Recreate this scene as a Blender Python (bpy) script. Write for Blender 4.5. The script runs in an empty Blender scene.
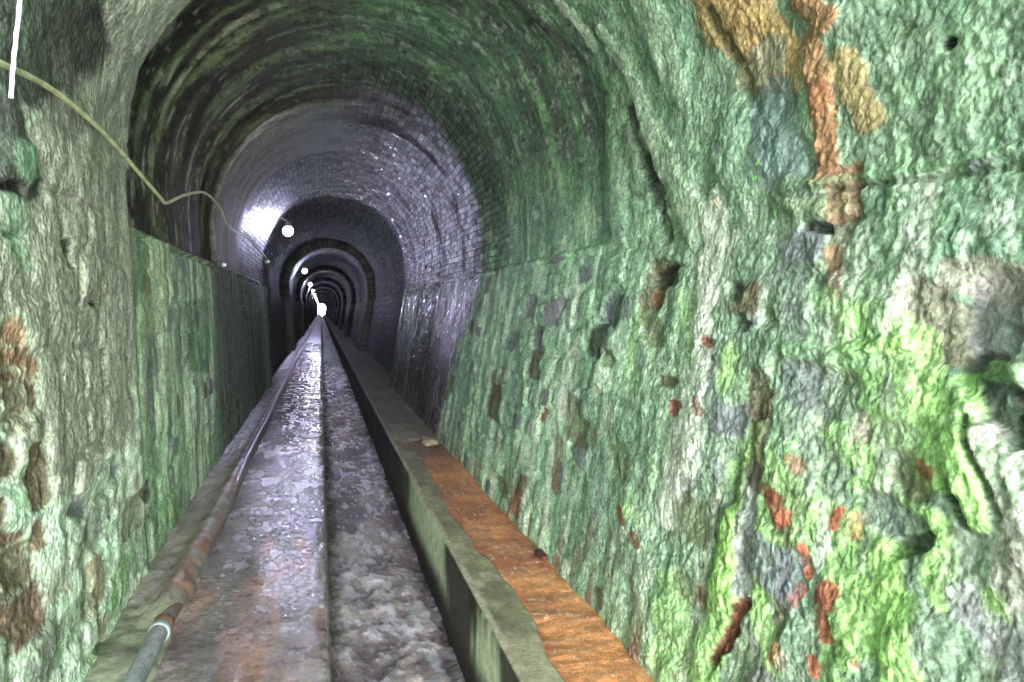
import bpy, math, random
import numpy as np
random.seed(4)
C=bpy.context.scene.collection
F=800.0
H=1.5
FEAT=[
(2.96,6.07,2.68,6.4,0.212,0.11,'ochre',0.01,0.9),
(2.84,6.16,2.56,6.52,0.12,0.064,'ochre',0.01,0.8),
(2.45,6.27,2.31,6.38,0.066,0.039,'orange',0.02,0.8),
(2.42,6.41,2.34,6.63,0.077,0.046,'orange',0.012,0.8),
(2.35,6.59,2.32,6.88,0.065,0.039,'orange',0.015,0.85),
(2.25,6.53,2.13,6.74,0.079,0.049,'ochre',0.01,0.7),
(2.23,6.91,2.24,7.0,0.082,0.053,'rust',-0.02,0.7),
(2.4,7.04,2.3,7.06,0.028,0.017,'black',-0.04,0.8),
(3.04,6.09,2.81,6.55,0.045,0.023,'dark',-0.02,0.6),
(4.02,6.26,3.8,6.64,0.066,0.025,'dark',-0.02,0.8),
(3.86,6.55,3.74,6.77,0.088,0.035,'dark',-0.03,0.7),
(3.7,6.8,3.62,6.98,0.059,0.024,'black',-0.02,0.6),
(4.12,6.34,3.93,6.69,0.112,0.042,'dkmoss',0,0.4),
(2.71,6.37,2.66,6.8,0.149,0.08,'bluegr',0,0.5),
(2.69,6.54,2.53,6.86,0.16,0.089,'bluegr',-0.01,0.55),
(2.53,6.91,2.32,6.96,0.125,0.077,'olive',0.03,0.4),
(2.56,6.88,1.58,6.94,0.022,0.014,'green',0.01,0.3),
(2.28,6.93,1.58,6.98,0.016,0.011,'dark',-0.012,0.5),
(1.82,6.61,1.81,6.62,0.024,0.016,'black',-0.05,1),
(3.12,6.85,3.09,7.41,0.12,0.057,'white',0.01,0.75),
(3.05,7.41,3.0,7.99,0.087,0.04,'white',0.005,0.7),
(2.92,7.02,2.96,7.28,0.075,0.037,'white',0.0,0.5),
(3.1,7.71,3.14,8.23,0.11,0.048,'white',0.0,0.65),
(3.22,8.43,3.25,8.62,0.059,0.024,'white',0,0.4),
(2.22,7.05,2.25,7.16,0.051,0.033,'brown',-0.01,0.5),
(2.25,7.13,2.2,7.27,0.041,0.026,'rust',0,0.5),
(1.83,7.3,1.73,7.4,0.105,0.075,'brownl',-0.02,0.75),
(1.63,7.3,1.59,7.42,0.087,0.066,'lilac',-0.03,0.8),
(1.74,7.23,1.56,7.26,0.076,0.056,'pink',-0.01,0.5),
(1.55,7.32,1.53,7.39,0.032,0.025,'slate',-0.03,0.7),
(1.62,7.47,1.46,7.59,0.069,0.054,'dark',-0.04,0.75),
(1.6,7.46,1.48,7.47,0.038,0.029,'mossb',0.03,0.5),
(1.5,7.52,1.46,7.62,0.024,0.019,'dkmoss',-0.02,0.8),
(1.51,7.53,1.47,7.56,0.018,0.014,'grey',0.01,0.3),
(1.66,7.51,1.55,7.7,0.052,0.04,'lime',0.008,0.5),
(1.55,7.63,1.41,7.87,0.053,0.043,'pinkgr',0.02,0.6),
(1.52,7.65,1.46,7.75,0.03,0.024,'grn2',0.0,0.6),
(1.66,7.75,1.6,7.83,0.02,0.015,'black',-0.05,0.8),
(1.62,7.59,1.49,7.8,0.012,0.01,'dark',-0.02,0.7),
(1.86,7.42,1.72,7.71,0.096,0.069,'lime',0.0,0.6),
(1.93,7.63,1.81,7.7,0.062,0.043,'lime',0.0,0.6),
(1.64,7.64,1.55,7.82,0.045,0.034,'lime',0.02,0.7),
(1.84,8.0,1.7,8.27,0.076,0.056,'lime',0.01,0.8),
(1.69,7.86,1.62,8.03,0.059,0.045,'lime',0,0.7),
(1.9,8.1,1.89,8.3,0.054,0.037,'lime',0,0.6),
(1.49,7.99,1.47,8.03,0.04,0.033,'lime',0,0.7),
(1.72,8.1,1.79,8.23,0.062,0.046,'lime',0,0.5),
(2.59,8.09,2.61,8.35,0.093,0.047,'lime',0.015,0.95),
(2.58,8.34,2.65,8.7,0.108,0.053,'lime',0.01,0.7),
(2.99,8.48,2.93,8.78,0.151,0.066,'lime',0,0.5),
(2.55,7.75,2.57,8.08,0.065,0.034,'lime',0.01,0.55),
(2.36,8.3,2.25,8.45,0.076,0.042,'lime',0,0.6),
(2.44,8.33,2.59,8.6,0.038,0.019,'red',-0.03,0.95),
(2.53,7.89,2.47,8.3,0.062,0.033,'lilac',-0.01,0.8),
(2.54,7.64,2.5,7.92,0.076,0.041,'brown',-0.01,0.7),
(2.35,7.96,2.31,8.01,0.055,0.031,'rust',0,0.9),
(2.4,7.94,2.36,7.96,0.046,0.025,'rust',0,0.8),
(2.27,7.99,2.28,8.01,0.037,0.021,'orange2',0,0.9),
(2.17,8.07,2.14,8.14,0.029,0.018,'orange2',0,0.95),
(2.16,8.19,2.19,8.25,0.025,0.015,'orange2',0,0.95),
(2.03,8.15,2.04,8.18,0.048,0.031,'rust2',0,0.95),
(2.04,8.23,2.02,8.29,0.035,0.022,'rust2',0,0.9),
(2.04,7.92,2.06,7.97,0.027,0.017,'orange2',0,0.9),
(1.98,7.92,1.98,7.97,0.029,0.019,'ochre',0,0.8),
(2.0,7.94,2.01,7.97,0.026,0.017,'olive',0,0.7),
(1.75,7.73,1.73,7.74,0.035,0.026,'orange',0,0.9),
(1.82,7.75,1.75,7.79,0.058,0.042,'brown',-0.02,0.6),
(1.91,7.88,1.78,7.91,0.074,0.053,'slate',-0.02,0.7),
(1.71,7.91,1.81,7.97,0.028,0.021,'dark',-0.03,0.6),
(2.2,8.12,2.2,8.24,0.06,0.035,'slate',-0.01,0.6),
(2.19,7.79,2.1,7.84,0.105,0.065,'slate',-0.01,0.6),
(2.33,7.56,2.16,7.59,0.134,0.082,'slate',-0.015,0.6),
(2.0,7.67,1.83,7.69,0.079,0.055,'grey',-0.01,0.5),
(2.05,8.37,2.04,8.4,0.031,0.019,'orange2',0,0.9),
(2.25,8.45,2.21,8.4,0.031,0.018,'orange',0,0.8),
(1.87,8.29,1.86,8.3,0.015,0.011,'rust',0,0.7),
(2.2,8.46,2.18,8.41,0.025,0.015,'pink',0,0.6),
(2.6,7.58,2.54,7.68,0.079,0.042,'brown',-0.01,0.6),
(2.01,7.64,2.01,7.7,0.034,0.023,'pink',0,0.6),
(2.29,7.82,2.26,7.83,0.042,0.025,'orange',0,0.6),
(1.56,8.01,1.48,8.07,0.059,0.047,'lilac',0,0.7),
(1.59,7.88,1.59,8.0,0.056,0.044,'grey',0,0.5),
(1.47,7.89,1.42,7.96,0.057,0.046,'pinkgr',0,0.6),
(1.44,8.06,1.39,8.1,0.049,0.041,'lilac',0,0.5),
(2.1,7.44,1.89,7.42,0.034,0.023,'lime',0.02,0.5),
(2.41,7.46,2.01,7.47,0.05,0.031,'green',0.02,0.5),
(2.03,7.35,1.9,7.39,0.092,0.063,'lime',0.0,0.35),
(2.24,7.29,2.12,7.35,0.074,0.047,'lime',0,0.3),
(3.68,7.1,3.68,7.27,0.136,0.056,'brown',-0.02,0.75),
(3.69,7.36,3.58,7.46,0.121,0.049,'olive',-0.015,0.7),
(3.66,7.15,3.65,7.27,0.086,0.035,'rust',-0.02,0.6),
(4.21,7.27,4.26,7.37,0.128,0.045,'slate',-0.03,0.85),
(4.37,7.44,4.4,7.56,0.137,0.046,'dark',-0.03,0.8),
(4.21,7.46,4.23,7.56,0.048,0.017,'lilac',0,0.8),
(5.29,7.29,5.38,7.38,0.197,0.056,'lilac',-0.02,0.9),
(6.02,7.24,6.05,7.34,0.155,0.039,'lilac',-0.02,0.8),
(5.67,7.47,5.66,7.58,0.138,0.036,'slate',-0.02,0.8),
(6.42,7.53,6.51,7.62,0.212,0.049,'slate',-0.02,0.7),
(5.62,7.65,5.63,7.78,0.19,0.05,'brown',-0.02,0.8),
(6.72,8.02,6.76,8.24,0.229,0.048,'brown',-0.02,0.8),
(4.64,7.91,4.51,8.04,0.222,0.068,'olive',-0.02,0.8),
(4.31,8.01,4.36,8.08,0.167,0.054,'olive',-0.02,0.6),
(5.13,8.0,5.18,8.07,0.069,0.019,'rust',0,0.8),
(4.16,7.57,4.11,7.61,0.092,0.032,'olive',-0.02,0.7),
(3.39,7.65,3.32,7.65,0.063,0.027,'brown',-0.02,0.8),
(3.22,7.74,3.23,7.77,0.058,0.025,'rust',-0.01,0.9),
(3.03,7.45,3.0,7.46,0.043,0.021,'rust',-0.01,0.9),
(3.02,7.7,2.99,7.74,0.043,0.02,'rust',-0.01,0.7),
(3.54,7.15,3.65,7.17,0.119,0.05,'dark',-0.04,0.8),
(2.85,7.24,2.82,7.26,0.062,0.032,'dark',-0.03,0.6),
(2.78,7.36,2.76,7.38,0.052,0.027,'dark',-0.02,0.5),
(3.82,8.04,3.75,8.13,0.156,0.057,'olive',-0.01,0.5),
(4.73,8.14,4.67,8.44,0.097,0.028,'rust',0,0.6),
(5.47,8.65,5.48,8.78,0.155,0.038,'orange',0,0.9),
(6.05,8.67,5.94,8.72,0.184,0.041,'brown',-0.01,0.7),
(3.63,8.31,3.59,8.35,0.06,0.022,'rust',0,0.8),
(3.45,8.38,3.38,8.41,0.054,0.021,'rust',0,0.7),
(2.95,8.14,2.91,8.21,0.131,0.06,'olive',-0.01,0.7),
(2.92,8.42,2.82,8.46,0.095,0.043,'olive',-0.01,0.6),
(2.79,8.41,2.77,8.44,0.045,0.021,'rust',0,0.6),
(3.76,8.75,3.71,8.81,0.051,0.018,'brown',0,0.8),
(4.72,7.57,4.69,8.01,0.117,0.036,'white',0,0.45),
(4.92,7.78,4.83,8.15,0.104,0.03,'white',0,0.4),
(4.22,7.66,4.22,7.77,0.095,0.033,'white',0,0.5),
(3.94,7.85,4.07,7.98,0.101,0.035,'white',0,0.35),
(4.33,5.51,4.23,5.86,0.055,0.02,'palegr',0.008,0.6),
(4.08,5.8,3.83,6.3,0.074,0.029,'palegr',0.015,0.45),
(4.85,5.5,4.7,5.87,0.067,0.023,'palegr',0.01,0.4),
(3.79,6.39,3.25,6.97,0.152,0.065,'palegr',0.02,0.5),
(3.57,5.84,3.43,6.31,0.139,0.061,'palegr',0.01,0.4),
(4.47,3.14,3.2,1.54,0.714,0.19,'plast',0.02,0.85),
(4.19,2.5,3.74,1.03,1.002,0.276,'plast',0.015,0.9),
(4.78,3.3,3.56,2.14,0.353,0.114,'plast',0.02,0.7),
(3.43,1.54,3.46,1.03,0.559,0.181,'plast',0.01,0.7),
(3.17,2.38,3.59,2.71,0.446,0.179,'dkmoss',0,0.85),
(2.94,2.15,3.08,1.95,0.231,0.089,'dkmoss',0,0.8),
(3.8,2.75,3.71,2.54,0.183,0.07,'dkmoss',0,0.45),
(3.95,2.9,3.93,2.8,0.153,0.064,'dkmoss',0,0.35),
(3.61,2.35,3.46,2.24,0.235,0.075,'dkmoss',0,0.4),
(3.1,2.05,3.08,1.98,0.118,0.044,'mint',0.02,0.6),
(2.89,1.9,3.0,1.91,0.053,0.021,'black',-0.04,0.9),
(2.87,1.74,3.04,1.75,0.027,0.011,'black',-0.03,0.6),
(2.81,1.39,2.98,1.28,0.153,0.062,'brown2',-0.02,0.95),
(2.83,1.26,2.97,1.2,0.12,0.048,'brown3',-0.02,0.9),
(2.84,1.45,2.88,1.42,0.083,0.034,'orange',-0.01,0.6),
(2.97,1.85,2.97,1.67,0.108,0.042,'mint',0,0.5),
(2.76,1.07,2.79,1.0,0.078,0.033,'brown',-0.03,0.9),
(3.04,1.02,3.06,0.84,0.096,0.036,'brown',-0.03,0.9),
(2.73,0.89,2.75,0.79,0.061,0.026,'brown',-0.03,0.9),
(2.74,0.73,2.93,0.47,0.181,0.074,'brown3',-0.03,0.95),
(2.86,0.69,2.9,0.65,0.128,0.051,'brown',-0.03,0.7),
(3.04,0.75,3.05,0.69,0.067,0.025,'brown2',-0.02,0.8),
(2.88,1.21,2.89,1.14,0.102,0.041,'brown',-0.02,0.6),
(3.65,0.38,3.66,0.28,0.214,0.064,'ochre2',0,0.8),
(3.24,0.54,3.2,0.47,0.131,0.045,'ochre2',0,0.4),
(3.38,0.3,3.19,0.29,0.227,0.077,'grn2',-0.01,0.6),
(3.04,0.35,2.92,0.26,0.166,0.063,'slateg',0.03,0.7),
(3.98,0.63,3.63,0.52,0.185,0.053,'slateg',-0.02,0.75),
(3.46,0.73,3.59,0.66,0.105,0.033,'slate',-0.02,0.7),
(4.53,0.5,4.43,0.39,0.219,0.052,'olive',-0.02,0.7),
(4.92,0.5,4.92,0.41,0.133,0.028,'dark',-0.03,0.8),
(4.06,0.8,4.15,0.69,0.091,0.024,'slate',-0.02,0.6),
(3.94,0.84,3.85,0.79,0.065,0.018,'slate',-0.02,0.5),
(4.18,0.24,4.05,0.13,0.221,0.057,'mossb',0,0.7),
(4.79,0.32,4.61,0.15,0.291,0.065,'grn2',0,0.6),
(3.61,0.08,3.68,0.01,0.143,0.042,'mossb',0,0.6),
(3.77,0.14,3.75,0.06,0.091,0.026,'ochre2',-0.01,0.7),
(5.56,0.26,5.7,0.09,0.283,0.051,'mossb',0,0.5),
(4.04,0.47,3.25,0.57,0.055,0.017,'palegr',0.01,0.5),
(4.39,0.68,3.98,0.63,0.076,0.019,'palegr',0.01,0.5),
(2.72,0.45,2.76,0.42,0.046,0.02,'brown',-0.01,0.6),
(3.5,1.76,3.54,1.69,0.065,0.021,'dark',-0.05,0.9),
(3.85,1.53,3.91,1.52,0.048,0.013,'black',-0.03,0.9),
(4.05,1.32,3.95,1.25,0.034,0.009,'dark',-0.02,0.7),
(5.69,1.9,5.37,1.38,0.403,0.077,'yelgr',0,0.5),
(6.23,1.79,5.58,0.91,0.269,0.048,'palegr',0,0.35),
(5.22,1.92,4.9,1.56,0.167,0.035,'moss',0,0.5),
(7.12,1.5,7.26,1.07,0.698,0.1,'moss',0,0.5),
(5.35,1.31,5.3,1.13,0.188,0.037,'slate',0,0.5),
(9.65,1.62,10.09,0.66,1.118,0.115,'slate',0,0.3),
]
LAMP_POS=(-0.603, 3.024, 16.1)
CABLE=[(-0.945, 2.584, 2.241), (-0.945, 2.766, 2.253), (-0.945, 3.027, 2.284), (-0.945, 3.347, 2.306), (-0.945, 3.748, 2.305), (-0.945, 4.171, 2.284), (-0.945, 4.708, 2.235), (-0.945, 5.257, 2.186), (-0.945, 5.484, 2.18), (-0.945, 6.191, 2.328), (-0.945, 7.233, 2.49), (-0.945, 8.269, 2.491), (-0.945, 9.137, 2.384), (-0.945, 11.654, 2.468), (-0.945, 15.525, 2.426)]
KNOB2=(-0.97, 8.854, 1.97)
CORD=[(-0.866, 2.75, 2.622), (-0.881, 2.75, 2.442), (-0.895, 2.75, 2.321), (-0.905, 2.75, 2.23), (-0.912, 2.75, 2.145)]
LEAF=(1.578, 3.056, 1.966)
SEED=[((1.556, 2.723, 2.051), 'tiny bright green seedling right of the dark crack on the upper right wall'), ((1.555, 2.596, 1.85), 'tiny bright green seedling beside the brown hollow on the right wall'), ((1.557, 2.759, 2.001), 'tiny bright green seedling just below another on the upper right wall')]
DENOISE=True
Y0=-5.0
SAT=.66
GAIN=1.2
LAMP_W=3300.
SKY=46.
SUN=12.
SUN_ANG=35
SUN_DIR=(.03,1.0,-.10)
EXPO=.3
ROCKS=[(1.18,8.9,.03,.10,.16,.05,(120,112,92),'pale mud-coated stone lying where the orange trickle ends'),
 (1.31,4.7,-.005,.04,.09,.022,(80,42,36),'small dark red stone beside the orange trickle')]
# ------------------------------------------------------------------ palette (photo sRGB)
PAL=dict(ochre=(184,142,56),orange=(172,102,34),orange2=(206,88,34),rust=(152,70,34),rust2=(168,76,34),brown=(104,86,54),brown2=(140,100,62),
 brown3=(112,84,62),brownl=(140,124,104),slate=(104,110,118),slateg=(112,124,108),lilac=(150,146,158),pink=(176,146,138),pinkgr=(160,152,146),
 white=(208,216,196),palegr=(172,196,156),green=(108,170,100),lime=(150,214,70),moss=(66,130,66),mossb=(116,170,80),dark=(50,62,48),black=(22,26,24),
 olive=(112,122,70),bluegr=(104,132,134),grey=(152,158,146),plast=(150,158,134),dkmoss=(34,46,34),mint=(130,190,140),redbr=(130,50,44),red=(124,44,38),
 ochre2=(150,132,80),grn2=(104,140,96),yelgr=(140,156,90))
def lin(c):
    c=np.array(c,float)/255.
    return np.where(c<=.04045,c/12.92,((c+.055)/1.055)**2.4)
PL={k:lin(v) for k,v in PAL.items()}
# ------------------------------------------------------------------ noise
def _h(x,y,z,seed):
    n=(x.astype(np.int64)*374761393+y.astype(np.int64)*668265263+z.astype(np.int64)*2147483647+seed*1274126177)&0xffffffff
    n=((n^(n>>13))*1274126177)&0xffffffff
    n=((n^(n>>16))*2246822519)&0xffffffff
    return ((n^(n>>15))&0xffffff)/float(0xffffff)
def vn(x,y,z,seed=0):
    xi=np.floor(x);yi=np.floor(y);zi=np.floor(z)
    fx=x-xi;fy=y-yi;fz=z-zi
    fx=fx*fx*(3-2*fx);fy=fy*fy*(3-2*fy);fz=fz*fz*(3-2*fz)
    r=0
    for a in (0,1):
        for b in (0,1):
            for c in (0,1):
                w=(fx if a else 1-fx)*(fy if b else 1-fy)*(fz if c else 1-fz)
                r=r+w*_h(xi+a,yi+b,zi+c,seed)
    return r
def fbm(u,v,fu,fv,oct=4,seed=0,g=.5):
    r=0;a=1;t=0
    for o in range(oct):
        r=r+a*vn(u*fu*2**o+17.3*o,v*fv*2**o+5.1*o,np.zeros_like(u)+.5+o,seed+o*13); t+=a; a*=g
    return r/t
def sm(x,a,b):
    t=np.clip((x-a)/(b-a),0,1); return t*t*(3-2*t)
def mix(c,d,m):
    m=np.clip(m,0,1)[...,None]; return c*(1-m)+np.asarray(d)*m
def stones(u,v,w,h,seed):
    uu=u+.13*(fbm(u,v,2.6,3,3,seed+1)-.5)*2; vv=v+.11*(fbm(u,v,2.2,2.5,3,seed+2)-.5)*2
    r=np.floor(vv/h); z=np.zeros_like(r)
    x=uu/w*(.75+.5*_h(r,z,z,seed+5))+10*_h(r,z+3,z,seed)
    c=np.floor(x); fx=x-c; fy=vv/h-r
    l=.16*_h(c,r,z,seed+7); rr=.16*_h(c,r,z+1,seed+8); b=.14*_h(c,r,z+2,seed+9); t=.14*_h(c,r,z+4,seed+10)
    dx=np.minimum(fx-l,1-rr-fx)*w; dy=np.minimum(fy-b,1-t-fy)*h
    d=np.minimum(dx,dy); d=np.where((dx<.05)&(dy<.05),.05-np.hypot(np.maximum(.05-dx,0),np.maximum(.05-dy,0)),d)
    return d,_h(c,r,z+9,seed+11)
# ------------------------------------------------------------------ surfaces
def resample(pts,ss):
    P=np.array(pts,float); L=np.concatenate([[0],np.cumsum(np.hypot(*np.diff(P,axis=0).T))])
    return np.interp(ss,L,P[:,0]),np.interp(ss,L,P[:,1]),L
def sheet(name,pts,ss,ys,paint,mat,offs=None,flip=1,s0=0.0,parent=None):
    """loft a cross section along the tunnel; paint() returns relief, colour, gloss, brick mask"""
    ss=np.asarray(ss,float); ys=np.asarray(ys,float)
    x,z,L=resample(pts,ss)
    e=.02
    xa,za,_=resample(pts,np.maximum(ss-e,0)); xb,zb,_=resample(pts,np.minimum(ss+e,L[-1]))
    tx,tz=xb-xa,zb-za; n=np.hypot(tx,tz)+1e-9; nx,nz=tz/n*flip,-tx/n*flip     # inward normal
    S,Y=np.meshgrid(ss,ys)
    h,col,wet,brk=paint(Y,S+s0)
    if mat is not M_stone:
        lum=col@np.array([.3,.55,.15]); col=(lum[...,None]*.25+col*.75)*1.1
    o=0 if offs is None else offs(Y,S+s0)
    d=h-o
    V=np.stack([x[None,:]+nx[None,:]*d,Y,z[None,:]+nz[None,:]*d],-1).reshape(-1,3)
    ny,ns=S.shape
    i=np.arange(ny-1)[:,None]*ns+np.arange(ns-1)[None,:]
    q=np.stack([i,i+1,i+ns+1,i+ns],-1).reshape(-1,4)
    if flip<0: q=q[:,::-1]
    me=bpy.data.meshes.new(name)
    me.vertices.add(len(V)); me.vertices.foreach_set('co',V.astype(np.float32).ravel())
    me.loops.add(q.size); me.loops.foreach_set('vertex_index',q.astype(np.int32).ravel())
    me.polygons.add(len(q)); me.polygons.foreach_set('loop_start',(np.arange(len(q))*4).astype(np.int32))
    me.polygons.foreach_set('use_smooth',np.ones(len(q),bool))
    me.update(); me.validate()
    c4=np.concatenate([np.clip(col,0,1),np.ones(col.shape[:-1]+(1,))],-1).reshape(-1,4)
    a=me.color_attributes.new('tint','FLOAT_COLOR','POINT'); a.data.foreach_set('color',c4.astype(np.float32).ravel())
    for nm,arr in (('gloss',wet),('brick',brk)):
        a=me.attributes.new(nm,'FLOAT','POINT'); a.data.foreach_set('value',(arr+np.zeros_like(Y)).astype(np.float32).ravel())
    uv=me.uv_layers.new(name='UVMap')
    U=np.stack([Y,S+s0],-1).reshape(-1,2)[q.ravel()]
    uv.data.foreach_set('uv',U.astype(np.float32).ravel())
    me.materials.append(mat)
    ob=bpy.data.objects.new(name,me); C.objects.link(ob)
    if parent: ob.parent=parent
    return ob
def yline(y0,y1,k=650.,lo=.007,hi=.07,extra=()):
    r=[y0]; y=y0
    while y<y1:
        y+=min(max(y*y/k,lo),hi) if y>0 else .05
        r.append(y)
    return np.unique(np.round(np.array([v for v in r if v<y1]+[y1]+list(extra)),4)) if False else np.unique(np.round(np.concatenate([[v for v in r if v<y1],[y1],list(extra)]),4))
# ------------------------------------------------------------------ materials
def nt(m):
    m.use_nodes=True; t=m.node_tree; t.nodes.clear(); return t,t.nodes,t.links
def surface_mat(name,fine=60.,bump=.5,bdist=.006,var=.45,spec=.5,brick=True,grain=0,rmin=.16):
    m=bpy.data.materials.new(name); t,N,Lk=nt(m)
    out=N.new('ShaderNodeOutputMaterial'); b=N.new('ShaderNodeBsdfPrincipled'); Lk.new(b.outputs[0],out.inputs[0])
    at=N.new('ShaderNodeAttribute'); at.attribute_name='tint'
    gl=N.new('ShaderNodeAttribute'); gl.attribute_name='gloss'
    bk=N.new('ShaderNodeAttribute'); bk.attribute_name='brick'
    tc=N.new('ShaderNodeTexCoord')
    n1=N.new('ShaderNodeTexNoise'); n1.inputs['Scale'].default_value=fine; n1.inputs['Detail'].default_value=5; n1.inputs['Roughness'].default_value=.65
    Lk.new(tc.outputs['Object'],n1.inputs['Vector'])
    n2=N.new('ShaderNodeTexNoise'); n2.inputs['Scale'].default_value=fine*.28; n2.inputs['Detail'].default_value=4
    Lk.new(tc.outputs['Object'],n2.inputs['Vector'])
    mr=N.new('ShaderNodeMapRange'); mr.inputs[1].default_value=.3; mr.inputs[2].default_value=.7; mr.inputs[3].default_value=1-var; mr.inputs[4].default_value=1+var
    Lk.new(n1.outputs[0],mr.inputs[0])
    mr2=N.new('ShaderNodeMapRange'); mr2.inputs[1].default_value=.3; mr2.inputs[2].default_value=.7; mr2.inputs[3].default_value=1-var*.6; mr2.inputs[4].default_value=1+var*.6
    Lk.new(n2.outputs[0],mr2.inputs[0])
    mu=N.new('ShaderNodeMath'); mu.operation='MULTIPLY'; Lk.new(mr.outputs[0],mu.inputs[0]); Lk.new(mr2.outputs[0],mu.inputs[1])
    vm=N.new('ShaderNodeVectorMath'); vm.operation='SCALE'; Lk.new(at.outputs['Color'],vm.inputs[0]); Lk.new(mu.outputs[0],vm.inputs['Scale'])
    colout=vm.outputs[0]
    hgt=n1.outputs[0]
    if grain:
        vo=N.new('ShaderNodeTexVoronoi'); vo.inputs['Scale'].default_value=grain; vo.feature='SMOOTH_F1'; vo.inputs['Smoothness'].default_value=.35
        wv=N.new('ShaderNodeVectorMath'); wv.operation='MULTIPLY_ADD'; wv.inputs[1].default_value=(.05,.05,.05); Lk.new(n2.outputs['Color'],wv.inputs[0]); Lk.new(tc.outputs['Object'],wv.inputs[2])
        Lk.new(wv.outputs[0],vo.inputs['Vector'])
        iv0=N.new('ShaderNodeMath'); iv0.operation='MULTIPLY_ADD'; iv0.inputs[1].default_value=-1.3; Lk.new(vo.outputs['Distance'],iv0.inputs[0]); Lk.new(n1.outputs[0],iv0.inputs[2])
        hgt=iv0.outputs[0]
    if brick:
        n3=N.new('ShaderNodeTexNoise'); n3.inputs['Scale'].default_value=11.; n3.inputs['Detail'].default_value=2; Lk.new(tc.outputs['Object'],n3.inputs['Vector'])
        uv=N.new('ShaderNodeUVMap')
        br=N.new('ShaderNodeTexBrick'); br.inputs['Scale'].default_value=1.; br.inputs['Brick Width'].default_value=.19; br.inputs['Row Height'].default_value=.065
        br.inputs['Mortar Size'].default_value=.007; br.inputs['Mortar Smooth'].default_value=.6
        br.inputs['Color1'].default_value=(1,1,1,1); br.inputs['Color2'].default_value=(.45,.45,.45,1); br.inputs['Mortar'].default_value=(.15,.15,.15,1)
        nw=N.new('ShaderNodeTexNoise'); nw.inputs['Scale'].default_value=3.; 
        Lk.new(uv.outputs[0],nw.inputs['Vector'])
        sc=N.new('ShaderNodeVectorMath'); sc.operation='SCALE'; sc.inputs['Scale'].default_value=.05; Lk.new(nw.outputs['Color'],sc.inputs[0])
        ad=N.new('ShaderNodeVectorMath'); ad.operation='ADD'; Lk.new(uv.outputs[0],ad.inputs[0]); Lk.new(sc.outputs[0],ad.inputs[1])
        Lk.new(ad.outputs[0],br.inputs['Vector'])
        mx=N.new('ShaderNodeMix'); mx.data_type='RGBA'; mx.blend_type='MULTIPLY'
        Lk.new(bk.outputs['Fac'],mx.inputs[0]); Lk.new(vm.outputs[0],mx.inputs[6]); Lk.new(br.outputs['Color'],mx.inputs[7])
        colout=mx.outputs[2]
        iv=N.new('ShaderNodeMath'); iv.operation='MULTIPLY'; Lk.new(br.outputs['Color'],iv.inputs[0]); Lk.new(bk.outputs['Fac'],iv.inputs[1])
        b2=N.new('ShaderNodeBump'); b2.inputs['Strength'].default_value=1.; b2.inputs['Distance'].default_value=.03; Lk.new(iv.outputs[0],b2.inputs['Height'])
    Lk.new(colout,b.inputs['Base Color'])
    bp=N.new('ShaderNodeBump'); bp.inputs['Strength'].default_value=bump; bp.inputs['Distance'].default_value=bdist; Lk.new(hgt,bp.inputs['Height'])
    if brick:
        b3=N.new('ShaderNodeBump'); b3.inputs['Distance'].default_value=.014; Lk.new(gl.outputs['Fac'],b3.inputs['Strength']); Lk.new(n3.outputs[0],b3.inputs['Height']); Lk.new(b2.outputs[0],b3.inputs['Normal'])
        Lk.new(b3.outputs[0],bp.inputs['Normal'])
    Lk.new(bp.outputs[0],b.inputs['Normal'])
    rr=N.new('ShaderNodeMapRange'); rr.inputs[3].default_value=.92; rr.inputs[4].default_value=rmin
    if brick:
        g1=N.new('ShaderNodeMix'); g1.data_type='FLOAT'; g1.inputs[2].default_value=1.; Lk.new(bk.outputs['Fac'],g1.inputs[0]); Lk.new(br.outputs['Color'],g1.inputs[3])
        g2=N.new('ShaderNodeMath'); g2.operation='MULTIPLY'; Lk.new(g1.outputs[0],g2.inputs[0]); Lk.new(gl.outputs['Fac'],g2.inputs[1]); gs=g2.outputs[0]
    else: gs=gl.outputs['Fac']
    Lk.new(gs,rr.inputs[0]); Lk.new(rr.outputs[0],b.inputs['Roughness'])
    sp=N.new('ShaderNodeMapRange'); sp.inputs[3].default_value=.12; sp.inputs[4].default_value=spec
    Lk.new(gs,sp.inputs[0]); Lk.new(sp.outputs[0],b.inputs['Specular IOR Level'])
    return m
def plain_mat(name,rgb,rough=.6,metal=0,var=.3,scale=40,bump=.2):
    m=bpy.data.materials.new(name); t,N,Lk=nt(m)
    out=N.new('ShaderNodeOutputMaterial'); b=N.new('ShaderNodeBsdfPrincipled'); Lk.new(b.outputs[0],out.inputs[0])
    c=lin(rgb); tc=N.new('ShaderNodeTexCoord'); n=N.new('ShaderNodeTexNoise'); n.inputs['Scale'].default_value=scale; n.inputs['Detail'].default_value=4
    Lk.new(tc.outputs['Object'],n.inputs['Vector'])
    r=N.new('ShaderNodeValToRGB'); r.color_ramp.elements[0].position=.35; r.color_ramp.elements[1].position=.65
    r.color_ramp.elements[0].color=tuple(c*(1-var))+(1,); r.color_ramp.elements[1].color=tuple(np.minimum(c*(1+var),1))+(1,)
    Lk.new(n.outputs[0],r.inputs[0]); Lk.new(r.outputs[0],b.inputs['Base Color'])
    b.inputs['Roughness'].default_value=rough; b.inputs['Metallic'].default_value=metal
    bp=N.new('ShaderNodeBump'); bp.inputs['Strength'].default_value=bump; bp.inputs['Distance'].default_value=.004; Lk.new(n.outputs[0],bp.inputs['Height']); Lk.new(bp.outputs[0],b.inputs['Normal'])
    return m
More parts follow.
